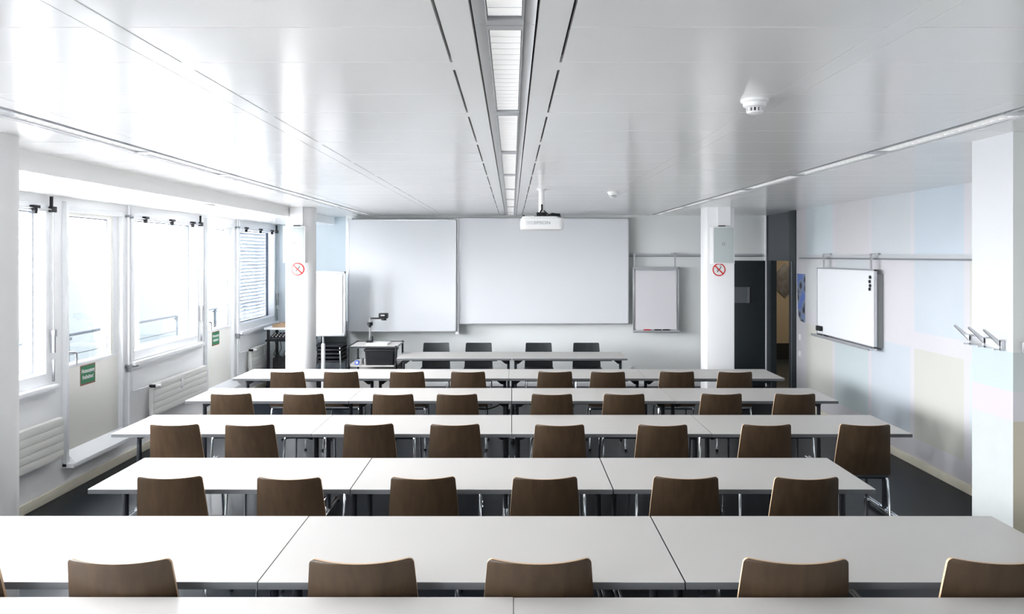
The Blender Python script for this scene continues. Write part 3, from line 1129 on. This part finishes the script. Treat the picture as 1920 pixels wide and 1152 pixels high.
tag(p.build('wall_socket', M_white, bevel=0.002, loc=(gx(1182, YB), YB, gz(690, YB))), 'small white socket low on the back wall right of the front desk', 'socket')

# ------------------------------------------------------------------ coat hook racks on the near square column
def rack(loc, rz, label, L=0.30):
    t = thing('coat_rack', label, 'coat rack', loc, rz, 'coat hook racks on the near square column')
    p = MB()
    p.box(-L / 2, L / 2, -0.022, -0.001, -0.025, 0.025)
    p.build('back_plate', M_alu, t, bevel=0.002)
    for x in (-L / 2 + 0.012, 0, L / 2 - 0.012):
        p = MB()
        p.box(x - 0.006, x + 0.006, -0.028, -0.001, -0.030, 0.030)
        p.prism([(-0.020, -0.010), (-0.020, 0.022), (-0.105, 0.088), (-0.110, 0.080), (-0.036, 0.006)], 'x', x - 0.006, x + 0.006)
        p.prism([(-0.020, -0.026), (-0.020, -0.018), (-0.060, -0.018), (-0.060, -0.026)], 'x', x - 0.006, x + 0.006)
        p.build('hook', M_alu, t)
    return t


rack((2.65, 4.305, 1.665), -PI / 2, 'three-prong metal coat rack on the inner face of the near square column')
rack((2.84, 4.09, 1.665), 0, 'metal coat rack cut off by the right edge, on the camera-facing column side')


# ------------------------------------------------------------------ loudspeakers
def speaker(cx, yfront, z0, z1, w, label, depth, bracket_x):
    t = thing('loudspeaker', label, 'loudspeaker', (cx, yfront, z0), 0, 'loudspeakers on the columns')
    h = z1 - z0
    p = MB()
    p.box(-w / 2, w / 2, 0.006, depth, 0, h)
    p.build('cabinet', M_white, t, bevel=0.006)
    p = MB()
    p.box(-w / 2 + 0.014, w / 2 - 0.012, 0, 0.008, 0.012, h - 0.012)
    p.build('grille', M_spk, t, bevel=0.003)
    p = MB()
    p.box(-0.018, 0.018, -0.003, 0.001, h / 2 - 0.0, h / 2 + 0.034)
    p.box(-0.008, 0.008, -0.004, -0.002, h / 2 + 0.010, h / 2 + 0.024, 1)
    p.build('badge', [M_steel, M_white], t)
    p = MB()
    p.box(bracket_x - 0.085, bracket_x + 0.085, depth - 0.02, depth + 0.03, h + 0.015, ZC - z0)
    p.build('cable_duct', M_white, t)
    p = MB()
    p.box(-0.03, 0.05, depth - 0.06, depth + 0.01, h, h + 0.018)
    p.build('bracket', M_plastic, t)
    return t


speaker(gx(551, 10.33), 10.33, gz(493, 10.33), gz(424.5, 10.33), 0.295, 'grey-fronted white loudspeaker on the far round column', 0.14, -0.0)
speaker(gx(1357, 10.30), 10.30, gz(495, 10.30), gz(425, 10.30), 0.295, 'grey-fronted white loudspeaker on the far square column', 0.165, 0.045)


def nosmoke(loc, label, curved):
    t = thing('no_smoking_sign', label, 'sign', loc, 0, 'no smoking signs on the columns')
    R = 0.088
    RC = 0.205

    def bend(me_obj):
        if not curved:
            return
        for v in me_obj.data.vertices:
            off = -v.co.y          # outward
            wx = v.co.x + curved
            a = math.asin(max(-1, min(1, wx / RC)))
            v.co.y = -(RC + off) * math.cos(a) + RC
            v.co.x = (RC + off) * math.sin(a) - curved
    p = MB()
    N = 48
    # disc as strips so it can follow a round column
    nx = 12
    for i in range(nx):
        a0 = math.acos(1 - 2 * i / nx)
        a1 = math.acos(1 - 2 * (i + 1) / nx)
        xa, xb = -R * math.cos(a0), -R * math.cos(a1)
        ya, yb = R * math.sin(a0), R * math.sin(a1)
        p.quadset([(xa, -0.002, -ya), (xb, -0.002, -yb), (xb, -0.002, yb), (xa, -0.002, ya)], [(0, 1, 2, 3)])
    bend(p.build('disc', M_signw, t))
    p = MB()
    for k in range(N):
        a, c = 2 * PI * k / N, 2 * PI * (k + 1) / N
        r0 = R * 0.82
        p.quadset([(r0 * math.cos(a), -0.003, r0 * math.sin(a)), (R * math.cos(a), -0.003, R * math.sin(a)), (R * math.cos(c), -0.003, R * math.sin(c)), (r0 * math.cos(c), -0.003, r0 * math.sin(c))], [(0, 1, 2, 3)])
    for k in range(10):
        u0, u1 = -0.85 + 1.7 * k / 10, -0.85 + 1.7 * (k + 1) / 10
        d = R * 0.707
        o = 0.0065
        p.quadset([(u0 * d - o, -0.004, -u0 * d - o), (u1 * d - o, -0.004, -u1 * d - o), (u1 * d + o, -0.004, -u1 * d + o), (u0 * d + o, -0.004, -u0 * d + o)], [(0, 1, 2, 3)])
    bend(p.build('red_ring', M_red, t))
    p = MB()
    for k in range(6):
        u0, u1 = -0.5 + k / 6, -0.5 + (k + 1) / 6
        a = (math.cos(0.9), math.sin(0.9))
        l = 0.085
        p.quadset([(u0 * l * a[0] - 0.004, -0.0026, u0 * l * a[1] + 0.003), (u1 * l * a[0] - 0.004, -0.0026, u1 * l * a[1] + 0.003),
                   (u1 * l * a[0] + 0.006, -0.0026, u1 * l * a[1] - 0.003), (u0 * l * a[0] + 0.006, -0.0026, u0 * l * a[1] - 0.003)], [(0, 1, 2, 3)])
    for (sx, sz) in ((0.01, 0.045), (0.02, 0.03), (-0.03, -0.01)):
        p.quadset([(sx, -0.0026, sz), (sx + 0.008, -0.0026, sz), (sx + 0.014, -0.0026, sz + 0.016), (sx + 0.006, -0.0026, sz + 0.018)], [(0, 1, 2, 3)])
    bend(p.build('cigarette', M_plastic, t))


nosmoke((gx(558, 10.5), 10.497, gz(505, 10.5)), 'round red no smoking sign on the far round column', gx(558, 10.5) + 2.92)
nosmoke((gx(1348, 10.5), 10.4985, gz(506, 10.5)), 'round red no smoking sign on the far square column', 0)

# ------------------------------------------------------------------ dark door area on the right
b = MB()
b.box(3.22, 4.145, YB - 0.035, YB, 0, gz(489, YB))
do = struct(b.build('door_6', M_doordark, bevel=0.004), 'anthracite door in the back wall beside the square column')
p = MB()
p.box(gx(1374, YB), gx(1401, YB), -0.006, 0, 0, 0.26)
p.build('door_sign', mat('dim_sign_grey', (0.10, 0.115, 0.13), 0.5), do, loc=(0, YB - 0.036, 1.37))
p = MB()
p.box(gx(1400, YB), gx(1404, YB), -0.02, 0, 0, 0.26)
p.build('door_sign_edge', M_steel, do, loc=(0, YB - 0.036, 1.37))
b = MB()
b.box(XN - 0.03, XN - 0.012, YB - 0.04, YB - 0.001, 0, ZC)
struct(b.build('trim_9', M_frame), 'white strip at the corner of the dark partition')
# dark partition with doorway
b = MB()
b.box(XN, XN + 0.08, 11.45, YB, gz(489, 12.2), ZC + 0.158, 1)
b.box(XN - 0.01, XN + 0.08, 12.45, YB, 0, gz(489, 12.2), 0)
struct(b.build('wall_partition', [M_doordark, M_transom]), 'anthracite partition with a doorway')
b = MB()
b.box(XR - 0.02, XR + 0.2, 11.2, 11.45, 0, ZC)
b.box(XR - 0.03, XR - 0.02, 11.30, 11.34, 0, 2.06, 1)
struct(b.build('door_7', [M_doordark, M_steel], bevel=0.003), 'dark frame of the open doorway at the right wall')
# corridor beyond
b = MB()
b.box(4.3, 8.0, 16.0, 16.2, 0, 2.7)
b.box(7.9, 8.1, 11.0, 16.2, 0, 2.7)
b.box(4.3, 8.1, 11.0, 11.2, 0, 2.7)
struct(b.build('wall_corridor', M_corr), 'beige corridor wall seen through the open doorway')
b = MB()
b.box(4.25, 8.1, 11.0, 16.2, -0.12, -0.001)
struct(b.build('floor_corridor', M_doordark))
b = MB()
b.box(4.3, 8.1, 11.0, 16.2, 2.7, 2.8)
b.box(4.2, 4.31, 12.9, 16.2, 0, 2.8)
struct(b.build('ceiling_corridor', M_corr))
b = MB()
b.box(4.32, 7.9, 15.96, 15.999, 0, 0.33)
struct(b.build('baseboard_corridor', M_black))
t = thing('corridor_fill_light', 'added fill light panel, out of view in the corridor beyond the doorway', 'ceiling light', (6.0, 14.3, 2.699))  # unseen lamp added to brighten the beige corridor wall
p = MB()
p.box(-0.25, 0.25, -0.25, 0.25, -0.03, 0)
p.build('housing', M_white, t)
p = MB()
p.box(-0.23, 0.23, -0.23, 0.23, -0.034, -0.03)
p.build('diffuser', mat('corridor_fill_glow', (1.0, 0.85, 0.65), 0.5, emis=9.0), t)
p = MB()
hx = [(0.2 * math.cos(math.radians(a)), 0.36 * math.sin(math.radians(a))) for a in (30, 90, 150, 210, 270, 330)]
p.prism(hx, 'y', -0.02, 0)
tag(p.build('wall_plaque', mat('plaque_grey', (0.16, 0.16, 0.17), 0.4, noise=0.3, nscale=9), bevel=0.004, loc=(gx(1473, 15.95), 15.999, gz(527, 15.95))),
    'grey hexagonal wall plaque in the corridor seen through the doorway', 'plaque')


# ------------------------------------------------------------------ tables
TD = 0.72
TZ = 0.745
TW = 1.572


def make_table(label):
    t = thing('folding_table', label, 'table')
    p = MB()
    e = 0.0015
    p.box(0, TW, 0, TD, TZ - 0.028, TZ - 0.0025, 1)
    p.box(e * 0.3, TW - e * 0.3, e * 0.3, TD - e * 0.3, TZ - 0.0030, TZ, 0)
    p.build('tabletop', [M_top, M_edge], t)
    for xs, sg in ((0.048, 1), (TW - 0.048, -1)):
        p = MB()
        p.tube([(xs, TD / 2, 0.05), (xs, TD / 2, TZ - 0.03)], 0.019, 16)
        p.box(xs - 0.016, xs + 0.016, TD / 2 - 0.008, TD / 2 + 0.008, 0.1, 0.64)
        lg = p.build('leg', M_leg, t, smooth=True)
        p = MB()
        for dx in (-0.014, 0.014):
            p.tube([(xs + dx, 0.05, 0.035), (xs + dx, TD - 0.05, 0.035)], 0.011, 10)
        p.box(xs - 0.022, xs + 0.022, TD / 2 - 0.05, TD / 2 + 0.05, 0.02, 0.055)
        p.build('foot', M_chrome, lg, smooth=True)
        for yk in (0.045, TD - 0.045):
            p = MB()
            p.lathe([(0.022, 0.0), (0.024, 0.012), (0.018, 0.048)], (xs, yk, 0), 14)
            p.build('glide', M_plastic, lg, smooth=True)
        p = MB()
        p.prism([(xs - sg * 0.03, TZ - 0.0285), (xs + sg * 0.165, TZ - 0.0285), (xs + sg * 0.165, TZ - 0.045), (xs + sg * 0.12, TZ - 0.055), (xs + sg * 0.045, TZ - 0.115), (xs + sg * 0.02, TZ - 0.12), (xs - sg * 0.02, TZ - 0.06)], 'y', TD / 2 - 0.06, TD / 2 + 0.06)
        p.build('folding_bracket', M_plastic, lg)
    for yk in (0.10, TD - 0.10):
        p = MB()
        p.box(0.20, TW - 0.20, yk - 0.012, yk + 0.012, TZ - 0.05, TZ - 0.0285)
        p.build('under_rail', M_leg, t)
    return t


rows = [  # near edge y, left ends, floor height, description
    ('front', 10.53, [-1.575, 0.002], 0),
    ('farthest', 8.82, [-3.185, -1.611, -0.037, 1.537], 0),
    ('second-farthest', 7.46, [-3.153, -1.577, 0.001, 1.577], 0),
    ('middle', 6.08, [-3.153, -1.577, 0.0, 1.577], 0),
    ('second-nearest', 4.64, [-2.546, -0.968, 0.611], 0),
    ('near', 2.850, [-2.512, -0.936, 0.642], STEP),
    ('nearest', 2.004, [-1.882, 0.006], STEP),
]
pos_words = {2: ['left one', 'right one'], 3: ['left one', 'middle one', 'right one'], 4: ['far left one', 'second from left', 'third from left', 'far right one']}
row_words = {
    'front': 'white desk facing the class beneath the boards, %s of two',
    'farthest': 'white table in the student row closest to the front desk, %s',
    'second-farthest': 'white table in the second student row from the front desk, %s',
    'middle': 'white table in the third student row from the front desk, %s',
    'second-nearest': 'white table in the three-table row with six brown chairs, %s',
    'near': 'white table in the large row second from the bottom edge of the photo, %s',
    'nearest': 'white table cropped by the bottom edge of the photo, %s',
}
proto_t = None
rt = random.Random(3)
for nm, yn, xs, z in rows:
    for i, x in enumerate(xs):
        lab = row_words[nm] % pos_words[len(xs)][i]
        if proto_t is None:
            proto_t = make_table(lab)
            t = proto_t
        else:
            t = copy_tree(proto_t)
        t.scale = (1.2, 1, 1) if nm == 'nearest' else (1, 1, 1)   # wider desks at the very back
        t.location = (x, yn + (rt.random() - 0.5) * 0.006, z)
        t['label'] = lab
        t['group'] = 'folding tables in the front desk' if nm == 'front' else 'folding tables in the student rows'


# ------------------------------------------------------------------ chairs
def shell_mesh(name, mats, parent, wtop, wmid, ztop, zbot, lean, bulge):
    """curved moulded backrest; sitter faces +y"""
    T = 0.011
    rc = 0.017
    zs = [zbot, zbot + 0.02, zbot + 0.06, zbot + 0.12, zbot + 0.18, zbot + 0.24, zbot + 0.30, ztop - rc * 1.6, ztop - rc, ztop - rc * 0.7, ztop - rc * 0.42, ztop - rc * 0.2, ztop - rc * 0.06, ztop]
    zs = sorted(set(round(z, 4) for z in zs))
    nu = 16
    V = []
    H = ztop - zbot
    for side in (0, 1):
        for z in zs:
            v = (z - zbot) / H
            hw = (wmid + (wtop - wmid) * v ** 1.25) / 2
            if z > ztop - rc:
                dz = z - (ztop - rc)
                hw -= rc - math.sqrt(max(0, rc * rc - dz * dz))
            for k in range(nu + 1):
                u = -1 + 2 * k / nu
                x = hw * u
                yb = -0.185 - lean * v ** 1.3 - bulge * (1 - u * u) * (0.5 + 0.5 * v)
                zz = z - 0.004 * (1 - u * u) * v ** 4
                V.append((x, yb + (T if side else 0), zz))
    nr = len(zs)
    st = nu + 1
    off = nr * st
    b = MB()
    fs, rim = [], []
    for j in range(nr - 1):
        for k in range(nu):
            a = j * st + k
            fs.append((a, a + 1, a + 1 + st, a + st))
            fs.append((off + a, off + a + st, off + a + st + 1, off + a + 1))
    for j in range(nr - 1):
        for k in (0, nu):
            a = j * st + k
            rim.append((a, a + st, off + a + st, off + a))
    for k in range(nu):
        rim.append((k, k + 1, off + k + 1, off + k))
        a = (nr - 1) * st + k
        rim.append((a, a + 1, off + a + 1, off + a))
    b.quadset(V, fs, 0)
    n0 = len(b.v)
    o = 0
    for f in rim:
        b.f.append(f)
        b.m.append(1)
    return b.build(name, mats, parent, smooth=True)


def make_chair(kind, label):
    t = thing('office_chair' if kind == 'black' else 'classroom_chair', label, 'chair')
    if kind == 'brown':
        shell_mesh('backrest', [M_wood, M_ply], t, 0.368, 0.425, 0.872, 0.475, 0.065, 0.042)
    else:
        shell_mesh('backrest', [M_shell_black, M_steel], t, 0.385, 0.42, 0.835, 0.475, 0.05, 0.025)
    p = MB()
    pts = rrect(0.43, 0.43, 0.05, 5)
    p.prism([(x, y + 0.03) for x, y in pts], 'z', 0.448, 0.482)
    p.build('seat', M_pad, t, bevel=0.010)
    p = MB()
    p.box(-0.195, 0.195, -0.192, -0.176, 0.455, 0.475)
    p.tube([(-0.18, -0.17, 0.438), (-0.18, 0.20, 0.438)], 0.009, 8)
    p.tube([(0.18, -0.17, 0.438), (0.18, 0.20, 0.438)], 0.009, 8)
    p.tube([(-0.18, -0.14, 0.438), (0.18, -0.14, 0.438)], 0.009, 8)
    p.build('seat_frame', M_chrome, t, smooth=True)
    for sx in (-1, 1):
        p = MB()
        p.tube([(sx * 0.182, -0.17, 0.462), (sx * 0.187, -0.19, 0.43), (sx * 0.198, -0.235, 0.012)], 0.0105, 10)
        p.build('leg', M_chrome, t, smooth=True)
        p = MB()
        p.tube([(sx * 0.180, 0.19, 0.438), (sx * 0.186, 0.205, 0.41), (sx * 0.198, 0.225, 0.012)], 0.0105, 10)
        p.build('leg', M_chrome, t, smooth=True)
        for yk, xk in ((-0.236, 0.1985), (0.2255, 0.1985)):
            p = MB()
            p.lathe([(0.013, 0), (0.014, 0.02)], (sx * xk, yk, 0), 10)
            p.build('glide', M_plastic, t, smooth=True)
    return t


chair_rows = [  # (top-left px, top-right px) of the backrests as seen, back-top y, floor height, description
    (8.50, 0, [(507, 570), (609, 672), (731, 795), (846, 911), (1009, 1072), (1109, 1173), (1239, 1303), (1345, 1410)], 'in the student row closest to the front'),
    (7.14, 0, [(393, 467), (531, 605), (701, 776), (819, 895), (999, 1073), (1135, 1209), (1317, 1391), (1454, 1529)], 'in the second student row from the front'),
    (5.85, 0, [(282, 370), (424, 513), (643, 734), (806, 897), (1004, 1096), (1197, 1289), (1391, 1482), (1583, 1668)], 'in the third student row from the front'),
    (4.46, 0, [(253, 374), (486, 604), (731, 851), (959, 1080), (1229, 1349), (1452, 1569)], 'in the row of six chairs over three tables'),
    (2.745, STEP, [(-195, -4), (127, 322), (577, 770), (912, 1106), (1400, 1593), (1783, 1975)], 'in the nearest row'),
]
proto_c = None
rc_ = random.Random(11)
for yb, z, lst, desc in chair_rows:
    for i, (a, c) in enumerate(lst):
        n = len(lst)
        if i == 0:
            wd = 'leftmost'
        elif i == n - 1:
            wd = 'rightmost'
        else:
            wd = ORD[i] + ' from left'
        lab = 'brown wooden chair, %s %s' % (wd, desc)
        if yb == 5.85 and i == 7:
            lab = 'brown chair standing clear at the right end of the third student row, legs showing'
        if proto_c is None:
            proto_c = make_chair('brown', lab)
            t = proto_c
        else:
            t = copy_tree(proto_c)
        X = gx((a + c) / 2, yb)
        if yb == 8.50 and i == 1:
            X -= 0.015
        rz = math.radians(rc_.uniform(-2.0, 2.0))
        if yb == 5.85 and i == 7:
            rz = math.radians(-3)
        jy = rc_.uniform(-0.015, 0.015) if yb > 3 else 0
        t.location = (X, yb + 0.25 + jy, z)
        t.rotation_euler = (0, 0, rz)
        t['label'] = lab
        t['group'] = 'brown chairs in the student rows'

proto_b = None
for i, (a, c) in enumerate([(794, 842), (873, 922), (986, 1034), (1075, 1124)]):
    lab = 'black chair behind the front desk, ' + ['leftmost', 'second from left', 'third from left', 'rightmost'][i]
    if proto_b is None:
        proto_b = make_chair('black', lab)
        t = proto_b
    else:
        t = copy_tree(proto_b)
    t.location = (gx((a + c) / 2, 11.6), 11.40, 0)
    t.rotation_euler = (0, 0, PI)
    t['label'] = lab
    t['group'] = 'black chairs behind the front desk'
for i in range(5):
    t = copy_tree(proto_b)
    t.location = (-2.91, 12.50 - 0.012 * i, 0.062 * i)
    t.rotation_euler = (0, 0, PI)
    t['label'] = 'black stacked chair behind the flip chart stand, %s of the stack' % ['bottom', 'second from bottom', 'middle', 'second from top', 'top'][i]
    t['group'] = 'stacked black chairs'

# drooping cables under the second student row
for i, (xa, xb_, sag) in enumerate(((-0.55, -0.02, 0.13), (0.05, 0.55, 0.10))):
    p = MB()
    pts = []
    for k in range(13):
        u = k / 12
        pts.append((xa + (xb_ - xa) * u, 7.85, 0.716 - sag * 4 * u * (1 - u)))
    p.tube(pts, 0.006, 8)
    tag(p.build('power_cable', M_plastic, smooth=True), ['black cable drooping under the second student row, left of centre', 'black cable drooping under the second student row, right of centre'][i], 'cable', 'cables under the tables')

# ------------------------------------------------------------------ presenter trolley with document camera
t = thing('equipment_trolley', 'white-topped trolley with dark tube frame carrying a document camera', 'trolley', (-2.0, 11.28, 0))
xa, xb_, ya, yb_ = -0.33, 0.37, -0.36, 0.36
for x in (xa + 0.015, xb_ - 0.015):
    for y in (ya + 0.015, yb_ - 0.015):
        p = MB()
        p.tube([(x, y, 0.085), (x, y, 0.87)], 0.0145, 12)
        l = p.build('leg', M_leg, t, smooth=True)
        p = MB()
        p.tube([(x - 0.012, y, 0.035), (x + 0.012, y, 0.035)], 0.035, 18)
        p.box(x - 0.016, x + 0.016, y - 0.02, y + 0.02, 0.03, 0.09)
        p.build('caster', M_plastic, l, smooth=True)
        p = MB()
        p.lathe([(0.024, 0.54), (0.027, 0.57), (0.022, 0.61)], (x, y, 0), 14)
        p.build('clamp_knob', M_plastic, l, smooth=True)
p = MB()
p.box(xa + 0.01, xb_ - 0.01, ya + 0.01, yb_ - 0.01, 0.835, 0.850)
p.build('top_shelf', M_top, t)
p = MB()
for (c0, c1) in (((xa, ya), (xb_, ya)), ((xa, yb_), (xb_, yb_)), ((xa, ya), (xa, yb_)), ((xb_, ya), (xb_, yb_))):
    p.tube([(c0[0], c0[1], 0.850), (c1[0], c1[1], 0.850)], 0.011, 10)
p.build('edge_tube', M_leg, t, smooth=True)
p = MB()
p.box(xa + 0.01, xb_ - 0.01, ya + 0.01, yb_ - 0.01, 0.575, 0.590)
p.build('lower_shelf', M_top, t)
p = MB()
p.box(xa + 0.03, xb_ - 0.03, yb_ - 0.02, yb_ - 0.005, 0.12, 0.573)
p.build('back_panel', M_top, t)
p = MB()
p.box(-0.16, 0.30, ya + 0.03, ya + 0.33, 0.590, 0.592)
W2, D2 = 0.40, 0.30
t2 = thing('storage_bin', 'black lidded bin standing on the lower shelf of the trolley', 'bin', (-2.0 + 0.125, 11.28 - 0.17, 0.5905))
p = MB()
bt = rrect(0.40, 0.28, 0.03)
tp = rrect(0.43, 0.31, 0.03)
n = len(bt)
p.quadset([(x, y, 0) for x, y in bt] + [(x, y, 0.195) for x, y in tp], [tuple(range(n))[::-1], tuple(range(n, 2 * n))] + [(i, (i + 1) % n, n + (i + 1) % n, n + i) for i in range(n)])
p.build('tub', M_plastic, t2, smooth=True)
p = MB()
p.prism(rrect(0.455, 0.33, 0.03), 'z', 0.195, 0.225)
p.build('lid', M_plastic, t2, bevel=0.005)
p = MB()
p.tube([(0, 0, 0), (0, 0.05, 0)], 0.032, 20, 0)
p.tube([(0, -0.002, 0), (0, 0.052, 0)], 0.018, 16, 1)
tag(p.build('tape_roll', [M_blue, M_white], smooth=True, loc=(gx(669, 11.0), 11.0, 0.6225)), 'blue tape roll on the lower shelf of the trolley', 'tape roll')
p = MB()
p.lathe([(0.02, 0), (0.02, 0.07), (0.012, 0.08)], n=14)
tag(p.build('spray_bottle', M_steel, smooth=True, loc=(gx(679, 11.1), 11.12, 0.5905)), 'small grey bottle beside the blue tape roll', 'bottle')
# document camera
dx, dy = -2.085, 11.35
t = thing('document_camera', 'black document camera with chrome post and side arm on the trolley', 'document camera', (dx, dy, 0.8505))
p = MB()
p.box(-0.03, 0.28, -0.17, 0.17, 0, 0.020)
p.build('base_plate', M_white, t, bevel=0.004)
p = MB()
p.box(-0.05, 0.03, -0.03, 0.05, 0.018, 0.05)
p.box(0.018, 0.04, 0.02, 0.05, 0.02, 0.11)
p.build('hinge', M_plastic, t, bevel=0.003)
p = MB()
p.tube([(-0.005, 0, 0.04), (0.0, 0, 0.27)], 0.013, 14)
p.tube([(0.0, 0, 0.27), (0.0, 0, 0.385)], 0.016, 14)
p.build('post', M_chrome, t, smooth=True)
p = MB()
p.lathe([(0.016, 0.24), (0.022, 0.262), (0.042, 0.272), (0.042, 0.312), (0.03, 0.318)], (0, 0, 0), 24)
p.build('joint', M_plastic, t, smooth=True)
p = MB()
p.box(-0.012, 0.20, -0.014, 0.014, 0.362, 0.386)
p.build('arm', M_plastic, t, bevel=0.004)
p = MB()
p.box(0.135, 0.265, -0.06, 0.05, 0.375, 0.450)
p.build('camera_head', M_plastic, t, bevel=0.008)
p = MB()
p.lathe([(0.038, 0.345), (0.038, 0.378)], (0.205, 0, 0), 20)
p.build('lens', M_black, t, smooth=True)
p = MB()
p.box(0.17, 0.225, -0.0615, -0.059, 0.415, 0.428)
p.build('badge', M_alu, t)

# ------------------------------------------------------------------ media stand in the far left corner
t = thing('media_stand', 'black media stand with white top between the last window and the round column', 'stand', (-3.42, 12.35, 0))
for x in (-0.40, 0.21):
    for y in (-0.22, 0.22):
        p = MB()
        p.box(x - 0.02, x + 0.02, y - 0.02, y + 0.02, 0, 0.985)
        p.build('leg', M_plastic, t, bevel=0.003)
p = MB()
p.box(-0.46, 0.25, -0.26, 0.26, 0.985, 1.015)
p.build('top', M_frame, t, bevel=0.003)
p = MB()
p.box(-0.44, 0.24, -0.26, 0.26, 0.80, 0.825)
p.build('shelf', M_plastic, t)
p = MB()
p.box(-0.37, 0.18, -0.10, 0.2, 0.0, 0.52)
p.build('cabinet', M_black, t, bevel=0.004)
p = MB()
for k in range(5):
    x = -0.30 + 0.08 * k
    p.tube([(x, -0.2, 0.80), (x + 0.03, -0.24, 0.7), (x - 0.02, -0.22, 0.6), (x + 0.02, -0.15, 0.5), (x, -0.05, 0.45)], 0.006, 6)
p.build('cable', M_plastic, t, smooth=True)
t = thing('audio_mixer', 'dark audio mixer with light knobs on the shelf of the media stand', 'mixer', (-3.52, 12.25, 0.8255))
p = MB()
p.prism([(-0.15, 0), (0.12, 0), (0.12, 0.09), (-0.15, 0.03)], 'x', -0.28, 0.3)
p.build('body', M_plastic, t, bevel=0.003)
p = MB()
for kx in range(9):
    for ky in range(3):
        yk = -0.10 + 0.07 * ky
        zk = 0.03 + (yk + 0.15) / 0.27 * 0.06
        p.lathe([(0.010, 0), (0.008, 0.018)], (-0.24 + kx * 0.055, yk, zk), 8)
p.build('knobs', M_white, t)
p = MB()
p.box(-0.30, 0.3, -0.2, 0.2, 0, 0.055)
p.box(-0.18, 0.3, -0.2, 0.2, 0.055, 0.075)
tag(p.build('cardboard_box', M_card, bevel=0.004, loc=(-3.46, 12.33, 1.0155)), 'flat brown cardboard box on top of the media stand', 'box')
t = thing('floor_socket_box', 'small white and black socket box on the floor behind the far row', 'socket box', (gx(607, 10.6), 10.95, 0))
p = MB()
p.box(-0.10, 0.03, 0, 0.12, 0, 0.42)
p.build('white_duct', M_white, t, bevel=0.004)
p = MB()
p.box(0.035, 0.16, 0, 0.1, 0, 0.36)
p.build('black_adapter', M_plastic, t, bevel=0.004)

# ------------------------------------------------------------------ window portals help sample the daylight
for m in mods:
    q = base_y(m)
    for (a, c, z0, z1) in ((q + 1.25, min(q + 2.87, YBAY - 0.13), 1.14, 2.52), (q + 0.10, q + 0.86, 1.14, 2.51)):
        if a < YF:
            continue
        ld = bpy.data.lights.new('window_portal', 'AREA')
        ld.shape = 'RECTANGLE'
        ld.size = z1 - z0
        ld.size_y = c - a
        ld.cycles.is_portal = True
        o = bpy.data.objects.new('window_portal', ld)
        C.objects.link(o)
        o.location = (XL - 0.14, (a + c) / 2, (z0 + z1) / 2)
        o.rotation_euler = (0, -PI / 2, 0)
